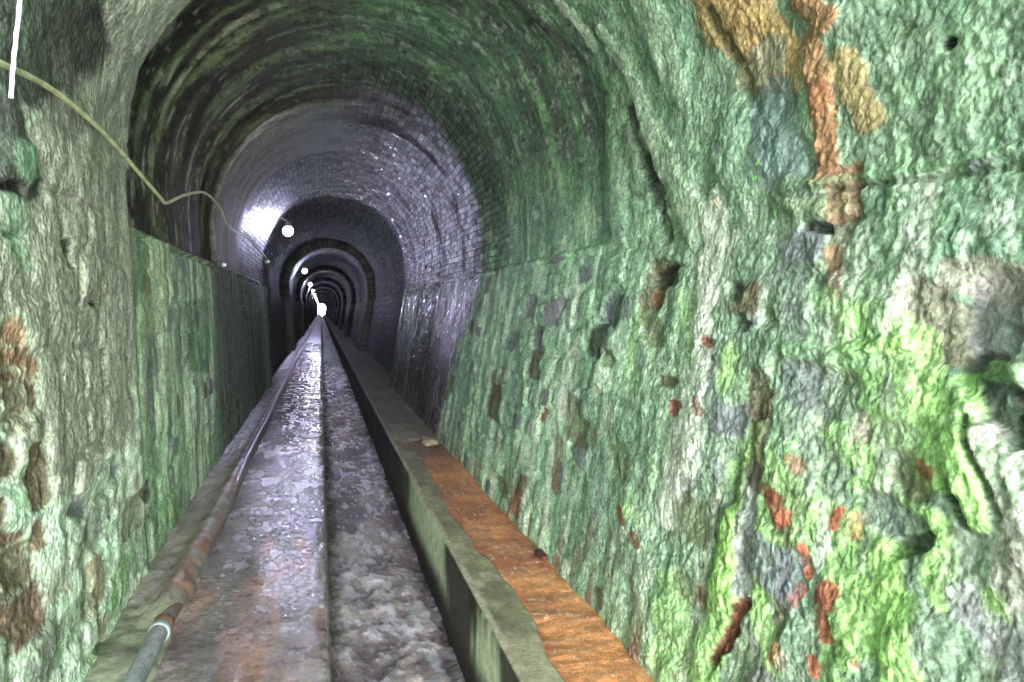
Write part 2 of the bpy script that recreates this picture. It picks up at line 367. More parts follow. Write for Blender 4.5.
def emis_mat(name,rgb,st):
    m=bpy.data.materials.new(name); t,N,Lk=nt(m)
    out=N.new('ShaderNodeOutputMaterial'); e=N.new('ShaderNodeEmission'); e.inputs[0].default_value=tuple(rgb)+(1,); e.inputs[1].default_value=st; Lk.new(e.outputs[0],out.inputs[0]); return m
M_stone=surface_mat('mossy_stone',var=.55,spec=1.0,bump=.6,bdist=.008,grain=46)
M_conc=surface_mat('wet_concrete',fine=45,bump=.6,bdist=.01,var=.3,brick=False)
M_walk=surface_mat('wet_walkway',fine=30,bump=.8,bdist=.006,var=.5,brick=False,spec=1.,rmin=.07)
M_water=surface_mat('rushing_water',fine=16,bump=.9,bdist=.03,var=.4,brick=False,spec=1.,rmin=.06)
M_orange=surface_mat('iron_water',fine=110,bump=1.,bdist=.016,var=.5,brick=False,spec=1.,rmin=.08)
M_pipe=surface_mat('rusty_pipe',fine=50,bump=.5,bdist=.005,var=.4,brick=False)
# ------------------------------------------------------------------ tunnel cross section
def tunnel_profile():
    pts=[(-.93,-.15),(-.93,0.0),(-1.0,1.97)]
    cx,a,zc,b=.30,1.32,2.35,1.30
    for i in range(65):
        t=math.pi*(1-i/64); pts.append((cx+a*math.cos(t),zc+b*math.sin(t)))
    return pts+[(1.63,1.88),(1.32,0.0),(1.30,-.15)]
TP=tunnel_profile()
_L=np.concatenate([[0],np.cumsum(np.hypot(*np.diff(np.array(TP),axis=0).T))])
S0=.15; SA=_L[2]; SB=_L[-3]; SE=_L[-1]    # profile length starts .15 below the walkway
PERIOD=16.4; RING_END=16.2; LIFT=13.2
def wide(Y):
    """niches: after the first long section the bore widens between brick ribs"""
    k=(Y-RING_END)%PERIOD
    w=sm(k,0,.05)*(1-sm(k,LIFT-.05,LIFT))
    return np.where(Y<RING_END-.01,0,w)
def offs(Y,S):
    w=sm(S,SA+.004,SA+.03)*(1-sm(S,SB-.03,SB-.004))
    Yj=Y+.10*(fbm(Y,S,.01,3,3,71)-.5)*2
    left=1-sm(S,5.2,6.2)
    a=left*(.10*sm(Yj,4.72,4.78)-.012*sm(Yj,5.85,5.92))
    a=a+(-.05)*sm(Yj,8.75,8.82)*left+.03*sm(Yj,11.4,11.46)*left
    a=a+(1-left)*(.04*sm(Yj,4.3,4.7)-.01*sm(Yj,5.3,5.6))
    b=.035*sm(Yj,4.7,4.76)*(1-sm(Y,15,16))*(S<3.5)      # edge of the plaster coat on the left
    return .26*wide(Y)+a*w+b*(1-w)
ext=[]
for k in range(18):
    b=RING_END+k*PERIOD
    ext+=[b-.3,b-.05,b,b+.02,b+.05,b+.1,b+.4,b+LIFT-.4,b+LIFT-.1,b+LIFT-.05,b+LIFT-.02,b+LIFT,b+LIFT+.3]
ext=[e for e in ext if e<300]
def tunnel_ys(k):
    far=list(np.arange(17,60,.5))+list(np.arange(60,300.1,2.0))
    return np.unique(np.round(np.concatenate([np.arange(Y0,1.2,.06),yline(1.2,16.6,k,.009,.07),far,ext]),3))
def feats(Y,S,col,h,cols=True):
    for (y1,s1,y2,s2,ry,rs,c,hh,st) in FEAT:
        s1+=S0;s2+=S0
        ya,yb=min(y1,y2)-2.2*ry,max(y1,y2)+2.2*ry; sa,sb=min(s1,s2)-2.2*rs,max(s1,s2)+2.2*rs
        i0,i1=np.searchsorted(Y[:,0],ya),np.searchsorted(Y[:,0],yb); j0,j1=np.searchsorted(S[0],sa),np.searchsorted(S[0],sb)
        if i1-i0<1 or j1-j0<1: continue
        sl=(slice(i0,i1),slice(j0,j1)); y=Y[sl]/ry; s=S[sl]/rs
        ax,ay=y1/ry,s1/rs; bx,by=y2/ry-ax,s2/rs-ay; L=bx*bx+by*by+1e-9
        t=np.clip(((y-ax)*bx+(s-ay)*by)/L,0,1)
        ex,ey=np.abs(y-ax-t*bx),np.abs(s-ay-t*by); d=(ex**4+ey**4)**.25 if hh<0 else np.hypot(ex,ey)
        d=d+(1.25 if hh<0 else 1.5)*(fbm(y+s1*7,s,.9,.7,4,301,.65)-.5)
        m=1-sm(d,.78,1.05)
        if hh<0 and s1<2: col[sl]=mix(col[sl],PL['palegr'],(1-sm(d,1.1,1.6))*.35)
        col[sl]=mix(col[sl],PL[c]*.8,m*st)
        h[sl]=h[sl]+hh*(.5 if s1<2.2 else .8)*(1-sm(d,.5,1.25))
    return col,h
def paint_tunnel(Y,S):
    z=S-S0
    wallR=S>SB; wallL=S<SA
    arch=(~wallR)&(~wallL)
    st=fbm(Y,S,9,1.1,4,1); st2=fbm(Y,S,22,2.5,3,21); big=fbm(Y,S,1.1,.9,4,2); med=fbm(Y,S,4,3.2,4,3); fine=fbm(Y,S,16,13,4,4,.6); gr=fbm(Y,S,45,38,3,5,.6); pat=fbm(Y,S,2.3,1.6,4,6)
    right=sm(S+.6*(med-.5)*2,3.7,5.0); left=1-right
    lowS=SE-S                                                   # distance up from the right base
    sp=fbm(Y,S,34,30,2,70,.7); sp2=fbm(Y,S,11,12,3,73,.7)
    # ---- right side colours
    cR=mix(np.zeros(Y.shape+(3,))+lin((96,136,104)),lin((108,158,118)),sm(st,.35,.65))
    cR=mix(cR,lin((160,206,156)),sm(med*.5+st*.5,.49,.62)*.85)
    cR=mix(cR,lin((78,112,92)),sm(fine,.52,.7)*.55)
    near=1-sm(Y,3.2,4.6)
    cR=mix(cR,lin((132,160,126)),near*sm(pat,.35,.6)*.6)
    cR=mix(cR,PL['lilac']*.95,near*sm(fbm(Y,S,3.5,2.2,4,31),.55,.68)*.6*sm(lowS,2.3,1.6))
    cR=mix(cR,PL['lime'],near*sm(fbm(Y,S,4.2,2.6,4,32),.52,.64)*.65*(1-sm(lowS,1.5,1.9)))
    cR=mix(cR,PL['grey'],near*sm(gr,.6,.72)*.6)
    cR=mix(cR,PL['white'],(wallR)*sm(fbm(Y,S,9,.8,4,33),.55,.70)*.6)
    cR=mix(cR,PL['brown'],(wallR)*sm(fbm(Y,S,8,1.6,4,34),.62,.72)*.7)
    cR=mix(cR,PL['rust'],(wallR)*(1-sm(lowS,.1,.45))*sm(fbm(Y,S,9,3,3,35),.5,.62)*.8)
    # upper vault right: darker moss in streaks that follow the hoop
    va=1-sm(S,6.2,7.15)
    dk=mix(np.zeros(Y.shape+(3,))+lin((50,88,52)),lin((84,128,72)),sm(st2*.5+med*.5,.42,.62))
    dk=mix(dk,lin((60,58,44)),sm(fbm(Y,S,6,1.6,4,36),.5,.66)*.8)
    dk=mix(dk,lin((120,150,110)),sm(fbm(Y,S,14,4,4,37),.6,.7)*.5)
    far4=sm(Y,3.4,4.4)
    cR=mix(cR,dk,va*(.25+.7*far4)*sm(Y,1.9,3.2))
    gl=.12+0*Y
    cR=mix(cR,lin((30,44,30)),va*far4*sm(sp2,.53,.62)*.75); cR=mix(cR,lin((150,176,140)),va*far4*sm(fbm(Y,S,24,12,3,81,.65),.6,.68)*.5)
    # wet brick from 8 m on
    jit=(fbm(Y,S,1.2,1.6,4,40)-.5)
    wetR=sm(Y+jit*1.8-1.3*np.clip((S-SB)/1.6,0,1)+.25*(fine-.5)*2,7.9,8.4)
    bw=mix(np.zeros(Y.shape+(3,))+lin((104,94,108)),lin((56,50,56)),sm(fbm(Y,S,2,1.1,4,41),.5,.62))
    bw=mix(bw,lin((90,86,84)),sm(fbm(Y,S,5,2,3,42),.58,.7)*.5)
    bw=mix(bw,lin((56,80,56)),sm(fbm(Y,S,2,1.2,3,43),.55,.7)*.5)
    cR=mix(cR,bw,wetR*right)
    lowdark=wallR*sm(Y,9,9.6)
    cR=mix(cR,lin((58,66,54)),lowdark*sm(Y,10.5,11.5)*.8)
    cR=mix(cR,lin((92,112,86)),lowdark*sm(Y,11.5,13)*sm(st,.5,.6)*.6)
    gR=np.clip(.15+.85*wetR*sm(fbm(Y,S,3,1.6,3,74),.3,.46),0,1)
    cR=mix(cR,lin((60,84,66)),sm(sp,.56,.7)*.5*(1-.5*sm(Y,6,8)))
    cR=mix(cR,lin((190,206,184)),sm(sp2,.60,.70)*.55*(1-.6*va))
    # ---- left side colours
    cL=mix(np.zeros(Y.shape+(3,))+lin((128,150,124)),lin((148,166,146)),sm(med,.4,.6))
    cL=mix(cL,lin((104,132,104)),sm(pat,.5,.66)*.5)
    cL=mix(cL,lin((170,186,160)),sm(fbm(Y,S,10,1.4,4,50),.58,.72)*.5*(z<1.7))
    cL=mix(cL,lin((118,170,130)),sm(fbm(Y,S,7,1.2,4,51),.5,.66)*.55)
    cL=mix(cL,lin((84,100,84)),sm(sp,.56,.7)*.45); cL=mix(cL,lin((180,186,168)),sm(sp2,.6,.7)*.4)
    grn=sm(Y+jit*.5,4.62,4.8)
    gB=mix(np.zeros(Y.shape+(3,))+lin((102,128,100)),lin((156,182,146)),sm(st,.46,.62))
    gB=mix(gB,lin((70,80,66)),sm(fbm(Y,S,14,1.5,4,52),.52,.66)*.7)
    gB=mix(gB,lin((76,128,74)),sm(pat,.5,.65)*.5)
    cL=mix(cL,gB,grn*wallL)
    cL=mix(cL,lin((62,76,62)),wallL*sm(Y+jit,7.8,8.6)*(.6+.4*sm(st,.4,.6)))
    cL=mix(cL,lin((120,138,116)),wallL*sm(Y,14.2,15.4)*sm(Y,17,16.4)*.8*sm(st,.35,.5))
    aB=mix(np.zeros(Y.shape+(3,))+lin((62,56,42)),lin((40,38,30)),sm(med,.45,.6))
    aB=mix(aB,lin((92,110,60)),sm(fbm(Y,S,5,1.4,4,53),.52,.66)*.8)
    aB=mix(aB,lin((150,156,120)),sm(fbm(Y,S,9,1.2,4,54),.63,.72)*.7*sm(Y,5.6,7))
    lit_rim=sm(Y,5.80,5.85)*(1-sm(Y,5.91,5.96))*(1-sm(S,3.9,4.6))*sm(med,.35,.55)  # step edge facing the daylight; its lit tone is painted in
    aB=mix(aB,lin((180,190,140)),lit_rim*.45*sm(fbm(Y,S,3,6,3,77),.4,.6))
    aB=mix(aB,lin((176,184,160)),sm(fbm(Y,S,11,4,4,78,.7),.56,.68)*.45*sm(fbm(Y,S,1.2,1.2,2,79),.42,.6)); aB=mix(aB,lin((26,24,20)),sm(sp2,.54,.64)*.7)
    cL=mix(cL,aB,(~wallL)*sm(Y,4.7,4.76))
    gy=mix(np.zeros(Y.shape+(3,))+lin((118,116,110)),lin((92,92,88)),sm(st2,.45,.6))
    cL=mix(cL,gy,(~wallL)*sm(Y+jit*.3,8.7,8.8))
    far=mix(np.zeros(Y.shape+(3,))+lin((66,62,68)),lin((48,46,50)),sm(pat,.45,.6))
    cL=mix(cL,far,(~wallL)*sm(Y+jit*.6,11.0,11.8))
    gL=np.clip(.08+.55*(~wallL)*sm(Y,11,12)+.2*(~wallL)*sm(Y,6,7),0,1)
    bright=(1-.30*(1-sm(Y,1.8,3.6)))*(1+.5*sm(Y,3.6,5.0)*(1-wetR)*(1-.5*arch))  # wall colour dimmed nearby and raised farther in, evening out daylight falloff
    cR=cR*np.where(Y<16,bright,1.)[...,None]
    cL=cL*np.where(Y<16,1+.6*(1-sm(Y,10,15))*(1-arch*sm(Y,4.6,4.8)*.6),1.)[...,None]  # left wall colour lifted to make up for weak daylight
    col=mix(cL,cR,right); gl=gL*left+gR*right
    # ---- beyond the first section: brick lining, bluish brown
    fb=sm(Y,16.0,16.4)
    cf=mix(np.zeros(Y.shape+(3,))+lin((84,80,78)),lin((60,70,60)),sm(fbm(Y,S,.5,1.0,3,60),.4,.6))
    col=mix(col,cf,fb); gl=gl*(1-fb)+.4*fb
    # ---- relief
    d,idd=stones(Y,S,.34,.21,9)
    jo=sm(d,0,.03)
    show=np.where(wallR,sm(big,.40,.6)*.45+.1*(Y>3.6),np.where(wallL,.5*sm(fbm(Y,S,1.6,1.6,3,61),.45,.6)+.1+.2*(z<.9)*(Y<4.8),0))
    h=.03*(big-.5)*2+.018*(med-.5)*2+.010*(fine-.5)*2+.006*(gr-.5)*2
    h=h*np.where(Y<4.6,1.,.6)*np.where(arch&(Y>4.7),.45,1.)*np.where(Y>17,.4,1)
    h=h+near*right*(.05*(fbm(Y,S,2.6,2.6,3,62)-.5)*2+.007*(np.abs(fbm(Y,S,26,24,3,63)-.5)*4-.4))
    h=h-.022*(1-jo)*show+(idd-.5)*.025*show
        # drip-stone flutes on the right wall
    exposed=(idd>.8)&(~arch)
    col=np.where((exposed&(Y<12))[...,None],mix(col,np.where((idd>.9)[...,None],PL['brown'],PL['slate']),sm(d+.03*(fine-.5)*2,.012,.03)*sm(big+.2*(med-.5),.42,.52)*.85),col)
    col=mix(col,lin((150,165,140)),(1-jo)*show*wallL*(Y<4.7)*.5)
    # string-course groove at the springing
    gro=np.exp(-((S-SA+.03+.012*(fine-.5))/.014)**2)*sm(Y,4.7,5.0)*sm(Y,17,16)*sm(fbm(Y,S,2.5,.1,2,64),.42,.52)
    h=h-.05*gro
    groR=np.exp(-((S-SB-.02+.03*(med-.5))/.016)**2)*sm(Y,17,16)*sm(fbm(Y,S,2.5,.1,2,65),.45,.6)
    h=h-.03*groR*sm(Y,3.6,5)
    # hoops of brick rings showing faintly on the vault
    h=h+arch*.006*np.sin(Y*8.2+2*jit)*sm(Y,5,6)
    brk=np.where(arch,sm(Y,6.5,8),sm(Y,16.,16.5)*.5)*1.0
    brk=brk*(1-(1-sm(S,4.0,5.0))*(1-sm(Y,11.2,11.8)))
    col,h=feats(Y,S,col,h)
    lum=col@np.array([.3,.55,.15]); col=(lum[...,None]*(1-SAT)+col*SAT)*GAIN
    return h,col,gl,brk
def ssteps(a,b,st): return np.linspace(a,b,int((b-a)/st)+1)
ysT=tunnel_ys(700.)
def struct(o): o['kind']='structure'; return o
struct(sheet('wall_left',TP,ssteps(0,SA,.009),ysT,paint_tunnel,M_stone,offs))
struct(sheet('ceiling',TP,np.concatenate([ssteps(SA,5.7,.011)[:-1],ssteps(5.7,SB,.0065)]),ysT,paint_tunnel,M_stone,offs))
struct(sheet('wall_right',TP,ssteps(SB,SE,.0065),ysT,paint_tunnel,M_stone,offs))
# ------------------------------------------------------------------ floor pieces
def zc(Y): return np.zeros(Y.shape+(3,))
ysF=np.unique(np.round(np.concatenate([np.arange(Y0,1.2,.06),yline(1.2,17,600.,.011,.10),np.arange(17,45,.1),np.arange(45,80,.5),np.arange(80,300.1,2.)]),3))
def p_floor(Y,S): return .01*(fbm(Y,S,2,2,3,80)-.5),zc(Y)+lin((60,58,50)),.2+0*Y,0*Y
fl=struct(sheet('floor',[(-1.5,-.12),(-.6,-.12),(-.6,-.9),(.9,-.9),(.9,-.12),(2.1,-.12)],ssteps(0,5.16,.09),np.unique(np.concatenate([np.arange(Y0,17,.2),np.arange(17,300.1,2.)])),p_floor,M_conc,flip=-1))
def p_walk(Y,S):
    a=fbm(Y,S,2.2,3,4,90); b=fbm(Y,S,9,12,4,91,.6); c=fbm(Y,S,1.2,5,4,92)
    col=mix(zc(Y)+lin((138,122,122)),lin((104,90,94)),sm(a,.4,.6))
    col=mix(col,lin((156,110,88)),sm(c,.54,.68)*.7*(1-sm(Y,6,9)))
    col=mix(col,lin((132,122,124)),sm(b,.55,.7)*.5)
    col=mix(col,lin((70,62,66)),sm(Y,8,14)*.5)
    edge=sm(np.abs(S-.73),.06,.0)
    h=.004*(b-.5)*2+.008*(a-.5)*2+.005*(fbm(Y,S,16,26,3,93,.6)-.5)*2
    h=h-.012*edge*sm(b,.4,.6)
    side=S>.75
    col=mix(col,lin((92,90,84)),side*.8)
    return h,col,np.clip(.55+.5*sm(fbm(Y,S,7,12,4,94,.65),.3,.6),.3,1.)*(1-.5*sm(Y,17,60))*(~side)+.3*side,0*Y
struct(sheet('walkway',[(-.72,-.01),(.01,0.0),(.03,-.02),(.03,-.85)],ssteps(0,1.585,.0105),ysF,p_walk,M_walk,flip=-1))
def p_curb(Y,S):
    a=fbm(Y,S,3,3,4,100); b=fbm(Y,S,10,12,4,101,.6); c=fbm(Y,S,2.4,1.5,4,102)
    col=mix(zc(Y)+lin((150,158,128)),lin((112,118,94)),sm(a,.42,.6))
    col=mix(col,lin((146,124,122)),sm(Y,3.9,4.4)*.7)
    col=mix(col,lin((96,132,78)),(1-sm(S,.0,.14))*sm(a,.38,.55)*.8*(1-sm(Y,6,8)))
    col=mix(col,lin((140,84,54)),sm(S,.2,.27)*sm(c,.46,.6)*.8*(1-sm(Y,7.5,9))*sm(Y,3.6,4))
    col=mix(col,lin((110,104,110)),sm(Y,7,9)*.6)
    col=mix(col,lin((84,84,66)),sm(fbm(Y,S,14,18,3,103,.65),.54,.66)*.6); col=mix(col,lin((188,186,176)),sm(fbm(Y,S,12,15,3,104,.65),.58,.7)*.5)
    h=.02*(a-.5)*2+.018*(b-.5)*2+.035*sm(Y,3.95,4.1)*(1-.5*sm(Y,7.5,8.5))*np.exp(-((S-.27)/.06)**2)*(.5+c)
    return h,col,.45+.4*sm(Y,3.9,4.6)*sm(b,.35,.6),0*Y
struct(sheet('kerb',[(-1.02,.05),(-.80,.045),(-.755,.05),(-.70,.03),(-.675,-.03),(-.66,-.05)],ssteps(0,.38,.009),ysF,p_curb,M_conc,flip=-1))
def edge_x(Y): return .965+.05*(vn(Y*1.6,Y*0,Y*0,110)-.5)*2+.02*(vn(Y*6,Y*0,Y*0,111)-.5)*2-.10*sm(Y,8.0,8.8)+.6*sm(Y,9.0,9.6)
def p_par(Y,S):
    a=fbm(Y,S,2.2,3,4,120); b=fbm(Y,S,14,14,4,121,.6); st=fbm(Y,S,7,1.6,4,122); bl=fbm(Y,S,.9,.6,3,123)
    x=.765+(S-.85); top=S>.85
    col=mix(zc(Y)+lin((150,142,116)),lin((122,122,90)),sm(a,.42,.6))
    col=mix(col,lin((176,164,134)),sm(b,.52,.66)*.6); col=mix(col,lin((84,74,58)),sm(fbm(Y,S,5,7,3,124),.54,.68)*.6); col=mix(col,lin((190,184,160)),(1-sm(np.abs(S-.87),.008,.03))*sm(a,.4,.55)*.6)
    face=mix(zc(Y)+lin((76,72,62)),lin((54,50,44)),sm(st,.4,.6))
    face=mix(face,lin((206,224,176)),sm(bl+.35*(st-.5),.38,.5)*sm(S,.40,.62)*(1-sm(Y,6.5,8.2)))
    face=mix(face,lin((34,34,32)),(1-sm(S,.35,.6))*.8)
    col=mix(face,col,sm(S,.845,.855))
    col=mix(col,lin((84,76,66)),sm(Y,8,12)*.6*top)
    ex=edge_x(Y)
    drop=sm(x,ex-.012,ex+.02)*top*(Y<9.6)
    col=mix(col,lin((170,92,44)),drop*.95)
    h=.006*(a-.5)*2+.003*(b-.5)*2-.035*drop
    h=h-.008*np.exp(-((S-.85)/.02)**2)
    return h,col,np.where(top,.35,.3)+.3*drop,0*Y
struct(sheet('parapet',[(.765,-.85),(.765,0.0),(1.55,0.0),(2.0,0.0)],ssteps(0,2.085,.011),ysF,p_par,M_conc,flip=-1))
def p_water(Y,S):
    w=Y+.25*fbm(Y,S,1.5,3,3,130); v=S+.12*fbm(Y,S,3,3,3,131)
    a=fbm(w,v,3.0,6,4,132,.6); b=fbm(w,v,9,14,4,133,.6); c=fbm(w,v,1.1,2.6,3,134)
    r=np.abs(fbm(w,v,5,9,3,135)-.5)*4
    col=mix(zc(Y)+lin((118,104,110)),lin((166,152,152)),sm(a,.42,.6))
    foam=sm(b*.5+c*.25+fbm(w,v,18,34,3,136,.6)*.25,.47,.60)
    col=mix(col,lin((204,204,222)),foam*.6)
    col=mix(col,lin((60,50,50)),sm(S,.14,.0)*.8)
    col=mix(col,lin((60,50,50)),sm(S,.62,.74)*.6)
    h=.05*(a-.5)*2+.02*(b-.5)*2-.03*r*.6+.04*(c-.5)
    h=h*np.where(Y>20,.6,1)
    return h,col,(.9-.35*foam)*(1-.5*sm(Y,17,60)),0*Y
wt=sheet('stream_water',[(.02,-.56),(.775,-.56)],ssteps(0,.755,.0105),ysF,p_water,M_water,flip=-1)
wt['kind']='stuff'; wt['label']='rushing shallow white-rippled water in the long channel beside the walkway'; wt['category']='water'
def p_org(Y,S):
    a=fbm(Y,S,3,4,4,140); b=fbm(Y,S,26,12,4,141,.65); c=fbm(Y,S,9,5,3,142)
    col=mix(zc(Y)+lin((230,140,44)),lin((188,98,30)),sm(a,.42,.62))
    col=mix(col,lin((214,150,96)),sm(b,.56,.7)*.7)
    col=mix(col,lin((120,70,44)),sm(c,.56,.7)*.5)
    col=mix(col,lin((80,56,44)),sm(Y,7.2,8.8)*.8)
    col=mix(col,lin((240,228,214)),sm(vn(Y*60,S*110,0*Y,145)*.7+.3*c*1.3,.78,.84)*.6)  # sparkle of glints painted into the colour as small white flecks
    h=.010*(b-.5)*2+.012*(c-.5)*2
    return h,col,.75+0*Y,0*Y
og=sheet('iron_stained_water',[(.86,-.022),(1.335,-.018)],ssteps(0,.475,.008),np.concatenate([np.arange(Y0,1.2,.06),yline(1.2,9.6,800,.008,.05)]),p_org,M_orange,flip=-1)
og['kind']='stuff'; og['label']='bright orange iron-stained trickle with wet silt along the foot of the right wall'; og['category']='water'
from mathutils import Vector, Matrix
# ------------------------------------------------------------------ small things
def link(name,me,mat,parent=None,smooth=True):
    if smooth: me.polygons.foreach_set('use_smooth',[True]*len(me.polygons))
    if mat: me.materials.append(mat)
    o=bpy.data.objects.new(name,me); C.objects.link(o)
    if parent: o.parent=parent
    return o
def mesh(name,V,Fc):
    me=bpy.data.meshes.new(name); me.from_pydata([tuple(v) for v in V],[],Fc); me.update(); return me
def tag(o,label,cat,group=None):
    o['label']=label; o['category']=cat
    if group: o['group']=group
    return o
def tube(name,pts,rad,seg=10,caps=True):
    P=np.array(pts,float); n=len(P); T=np.gradient(P,axis=0); T/=np.linalg.norm(T,axis=1)[:,None]
    V=[];Fc=[]
    up=np.array([0,0,1.]); 
    for i in range(n):
        u=up if abs(T[i]@up)<.9 else np.array([1.,0,0])
        a=np.cross(T[i],u); a/=np.linalg.norm(a); b=np.cross(a,T[i])
        r=rad[i] if hasattr(rad,'__len__') else rad
        for k in range(seg):
            t=2*math.pi*k/seg; V.append(P[i]+r*(math.cos(t)*a+math.sin(t)*b))
    for i in range(n-1):
        for k in range(seg):
            k2=(k+1)%seg; Fc.append((i*seg+k,i*seg+k2,(i+1)*seg+k2,(i+1)*seg+k))
    if caps: Fc.append(tuple(range(seg))[::-1]); Fc.append(tuple((n-1)*seg+k for k in range(seg)))
    return mesh(name,V,Fc)
def lathe(name,prof,seg=20):
    V=[];Fc=[]
    for (r,z) in prof:
        for k in range(seg):
            t=2*math.pi*k/seg; V.append((r*math.cos(t),r*math.sin(t),z))
    for i in range(len(prof)-1):
        for k in range(seg):
            k2=(k+1)%seg; Fc.append((i*seg+k,i*seg+k2,(i+1)*seg+k2,(i+1)*seg+k))
    Fc.append(tuple(range(seg))[::-1]); Fc.append(tuple((len(prof)-1)*seg+k for k in range(seg)))
    return mesh(name,V,Fc)
def smooth_path(pts,n=6):
    P=[np.array(p,float) for p in pts]; P=[2*P[0]-P[1]]+P+[2*P[-1]-P[-2]]; out=[]
    for i in range(1,len(P)-2):
        for j in range(n):
            t=j/n; a,b,c,d=P[i-1],P[i],P[i+1],P[i+2]
            out.append(.5*((2*b)+(c-a)*t+(2*a-5*b+4*c-d)*t*t+(3*b-a-3*c+d)*t**3))
    out.append(P[-2]); return out
def empty(name,loc):
    o=bpy.data.objects.new(name,None); C.objects.link(o); o.location=loc; return o
# lamps
M_globe=emis_mat('lit_globe',(.86,.9,1.0),26.)
M_fit=plain_mat('grey_fitting',(120,120,118),.5,.2)
LAMP_COL=(.66,.66,1.0)
ldata=bpy.data.lights.new('lamp_light','POINT'); ldata.energy=LAMP_W; ldata.color=LAMP_COL; ldata.shadow_soft_size=.09
gprof=[(.002,-.10)]+[(.10*math.sin(t),-.10*math.cos(t)) for t in np.linspace(.2,2.5,10)]
g_me=lathe('globe',gprof,20); 
c_me=lathe('lamp_cap',[(.03,.078),(.066,.08),(.07,.11),(.05,.14),(.03,.17),(.005,.18)],18)
arm_pts=[(0,0,.16),(-.06,0,.22),(-.14,0,.26),(-.22,0,.27)]
a_me=tube('bracket',arm_pts,.014,8)
p_me=mesh('wall_plate',[(x,y,z) for x in (-.245,-.215) for y in (-.05,.05) for z in (.19,.33)],[(0,1,3,2),(4,6,7,5),(0,4,5,1),(2,3,7,6),(0,2,6,4),(1,5,7,3)])
for mm,mt in ((g_me,M_globe),(c_me,M_fit),(a_me,M_fit),(p_me,M_fit)):
    mm.polygons.foreach_set('use_smooth',[mm is not p_me]*len(mm.polygons)); mm.materials.append(mt)
LX,LZ,LY=LAMP_POS
ords=['second','third','fourth','fifth','sixth','seventh','eighth']
for k in range(17):
    y=LY+k*PERIOD
    e=empty('tunnel_lamp',(LX,y,LZ))
    if k==0: lb='nearest and largest glowing white globe lamp on the left of the vault'
    elif k<8: lb=ords[k-1]+' nearest glowing white globe lamp in the row along the vault'
    else: lb='tiny glowing white lamp at the far end of the row along the vault'
    tag(e,lb,'lamp','lamps along the left haunch of the vault')
    for nm,mm in (('globe',g_me),('lamp_cap',c_me),('bracket',a_me),('wall_plate',p_me)):
        o=bpy.data.objects.new(nm,mm); C.objects.link(o); o.parent=e
    lo=bpy.data.objects.new('lamp_light',ldata); C.objects.link(lo); lo.parent=e; lo.location=(.0,-.0,-.02)
    if k==0: first=e
g_me.materials[0]=M_globe
# cable slung along the left wall
cab=smooth_path(CABLE,6)
M_cab=plain_mat('pale_cable',(186,192,150),.5,0,.25,12)
tag(link('cable',tube('cable',cab,[.011+.0*i for i in range(len(cab))],8),M_cab),'pale green-grey cable drooping in loops along the left wall under the vault','cable')
def clip(x,y,z,label):
    e=empty('cable_clip',(x,y,z)); tag(e,label,'cable clip','clips that hold the cable')
    bx=mesh('mounting_block',[(a,b,c) for a in (-.05,.005) for b in (-.025,.025) for c in (-.03,.03)],[(0,1,3,2),(4,6,7,5),(0,4,5,1),(2,3,7,6),(0,2,6,4),(1,5,7,3)])
    link('mounting_block',bx,M_fit,e,False)
    if label.endswith('loop'): e.scale=(.55,.55,.55)
    link('porcelain_knob',lathe('porcelain_knob',[(.02,-.02),(.028,-.01),(.018,0),(.028,.01),(.02,.025),(.004,.03)],14),M_white,e)
M_white=plain_mat('porcelain',(225,228,232),.25,0,.08)
clip(CABLE[-1][0],CABLE[-1][1],CABLE[-1][2]-.03,'small white knob where the pale cable ends below the nearest lamp')
clip(*KNOB2,'small white knob on the string course below the pale cable loop')
# cord hanging at the upper left
M_cord=plain_mat('white_cord',(250,244,250),.4,0,.06,60,.5)
cp=smooth_path(CORD,5)
nn=len(cp); V=[];
me=tube('white_cord',[p+np.array([.0007*math.sin(i*1.9),0,.0]) for i,p in enumerate(cp)],[.0068+.0006*math.sin(i*2.3) for i in range(nn)],8)
tag(link('hanging_cord',me,M_cord),'short bright white cord hanging down from the vault at the upper left corner','cord')
# pipe along the kerb
e=empty('drain_pipe',(0,0,0)); tag(e,'long grey and rust pipe lying on the kerb along the left side of the walkway','pipe')
yy=list(np.arange(1.5,9,.06))+list(np.arange(9,60,.5))+list(np.arange(60,296,4.))
def pz(y): 
    return .05 if y<3.9 else .05-.035*min(1,(y-3.9)*3)+.035*min(1,max(0,(y-7)*.8))
pp=[(-.715-.0*y+.006*math.sin(y*1.3),y,pz(y)+.004*math.sin(y*2.1)) for y in yy]
pm=tube('pipe_barrel',pp,[.040 if y<3.85 else .036 for y in yy],14)
ob=link('pipe_barrel',pm,None,e)
co=np.array([v.co[:] for v in pm.vertices]); Yv,Xv,Zv=co[:,1],co[:,0],co[:,2]
n=fbm(Yv,Zv,1.6,8,3,200); c=mix(np.zeros((len(co),3))+lin((132,138,140)),lin((128,82,60)),sm(n,.44,.58)*sm(Yv,3.9,4.1)*(1-sm(Yv,7,9)))
c=mix(c,lin((110,100,104)),sm(Yv,7,9))
a=pm.color_attributes.new('tint','FLOAT_COLOR','POINT'); a.data.foreach_set('color',np.concatenate([c,np.ones((len(co),1))],1).astype(np.float32).ravel())
a=pm.attributes.new('gloss','FLOAT','POINT'); a.data.foreach_set('value',np.where(Yv>5,.85,.5).astype(np.float32))
pm.materials.append(M_pipe)
M_col=plain_mat('pale_collar',(150,158,160),.35,.1,.15); M_rc=plain_mat('rust_collar',(112,80,62),.6,0,.3)
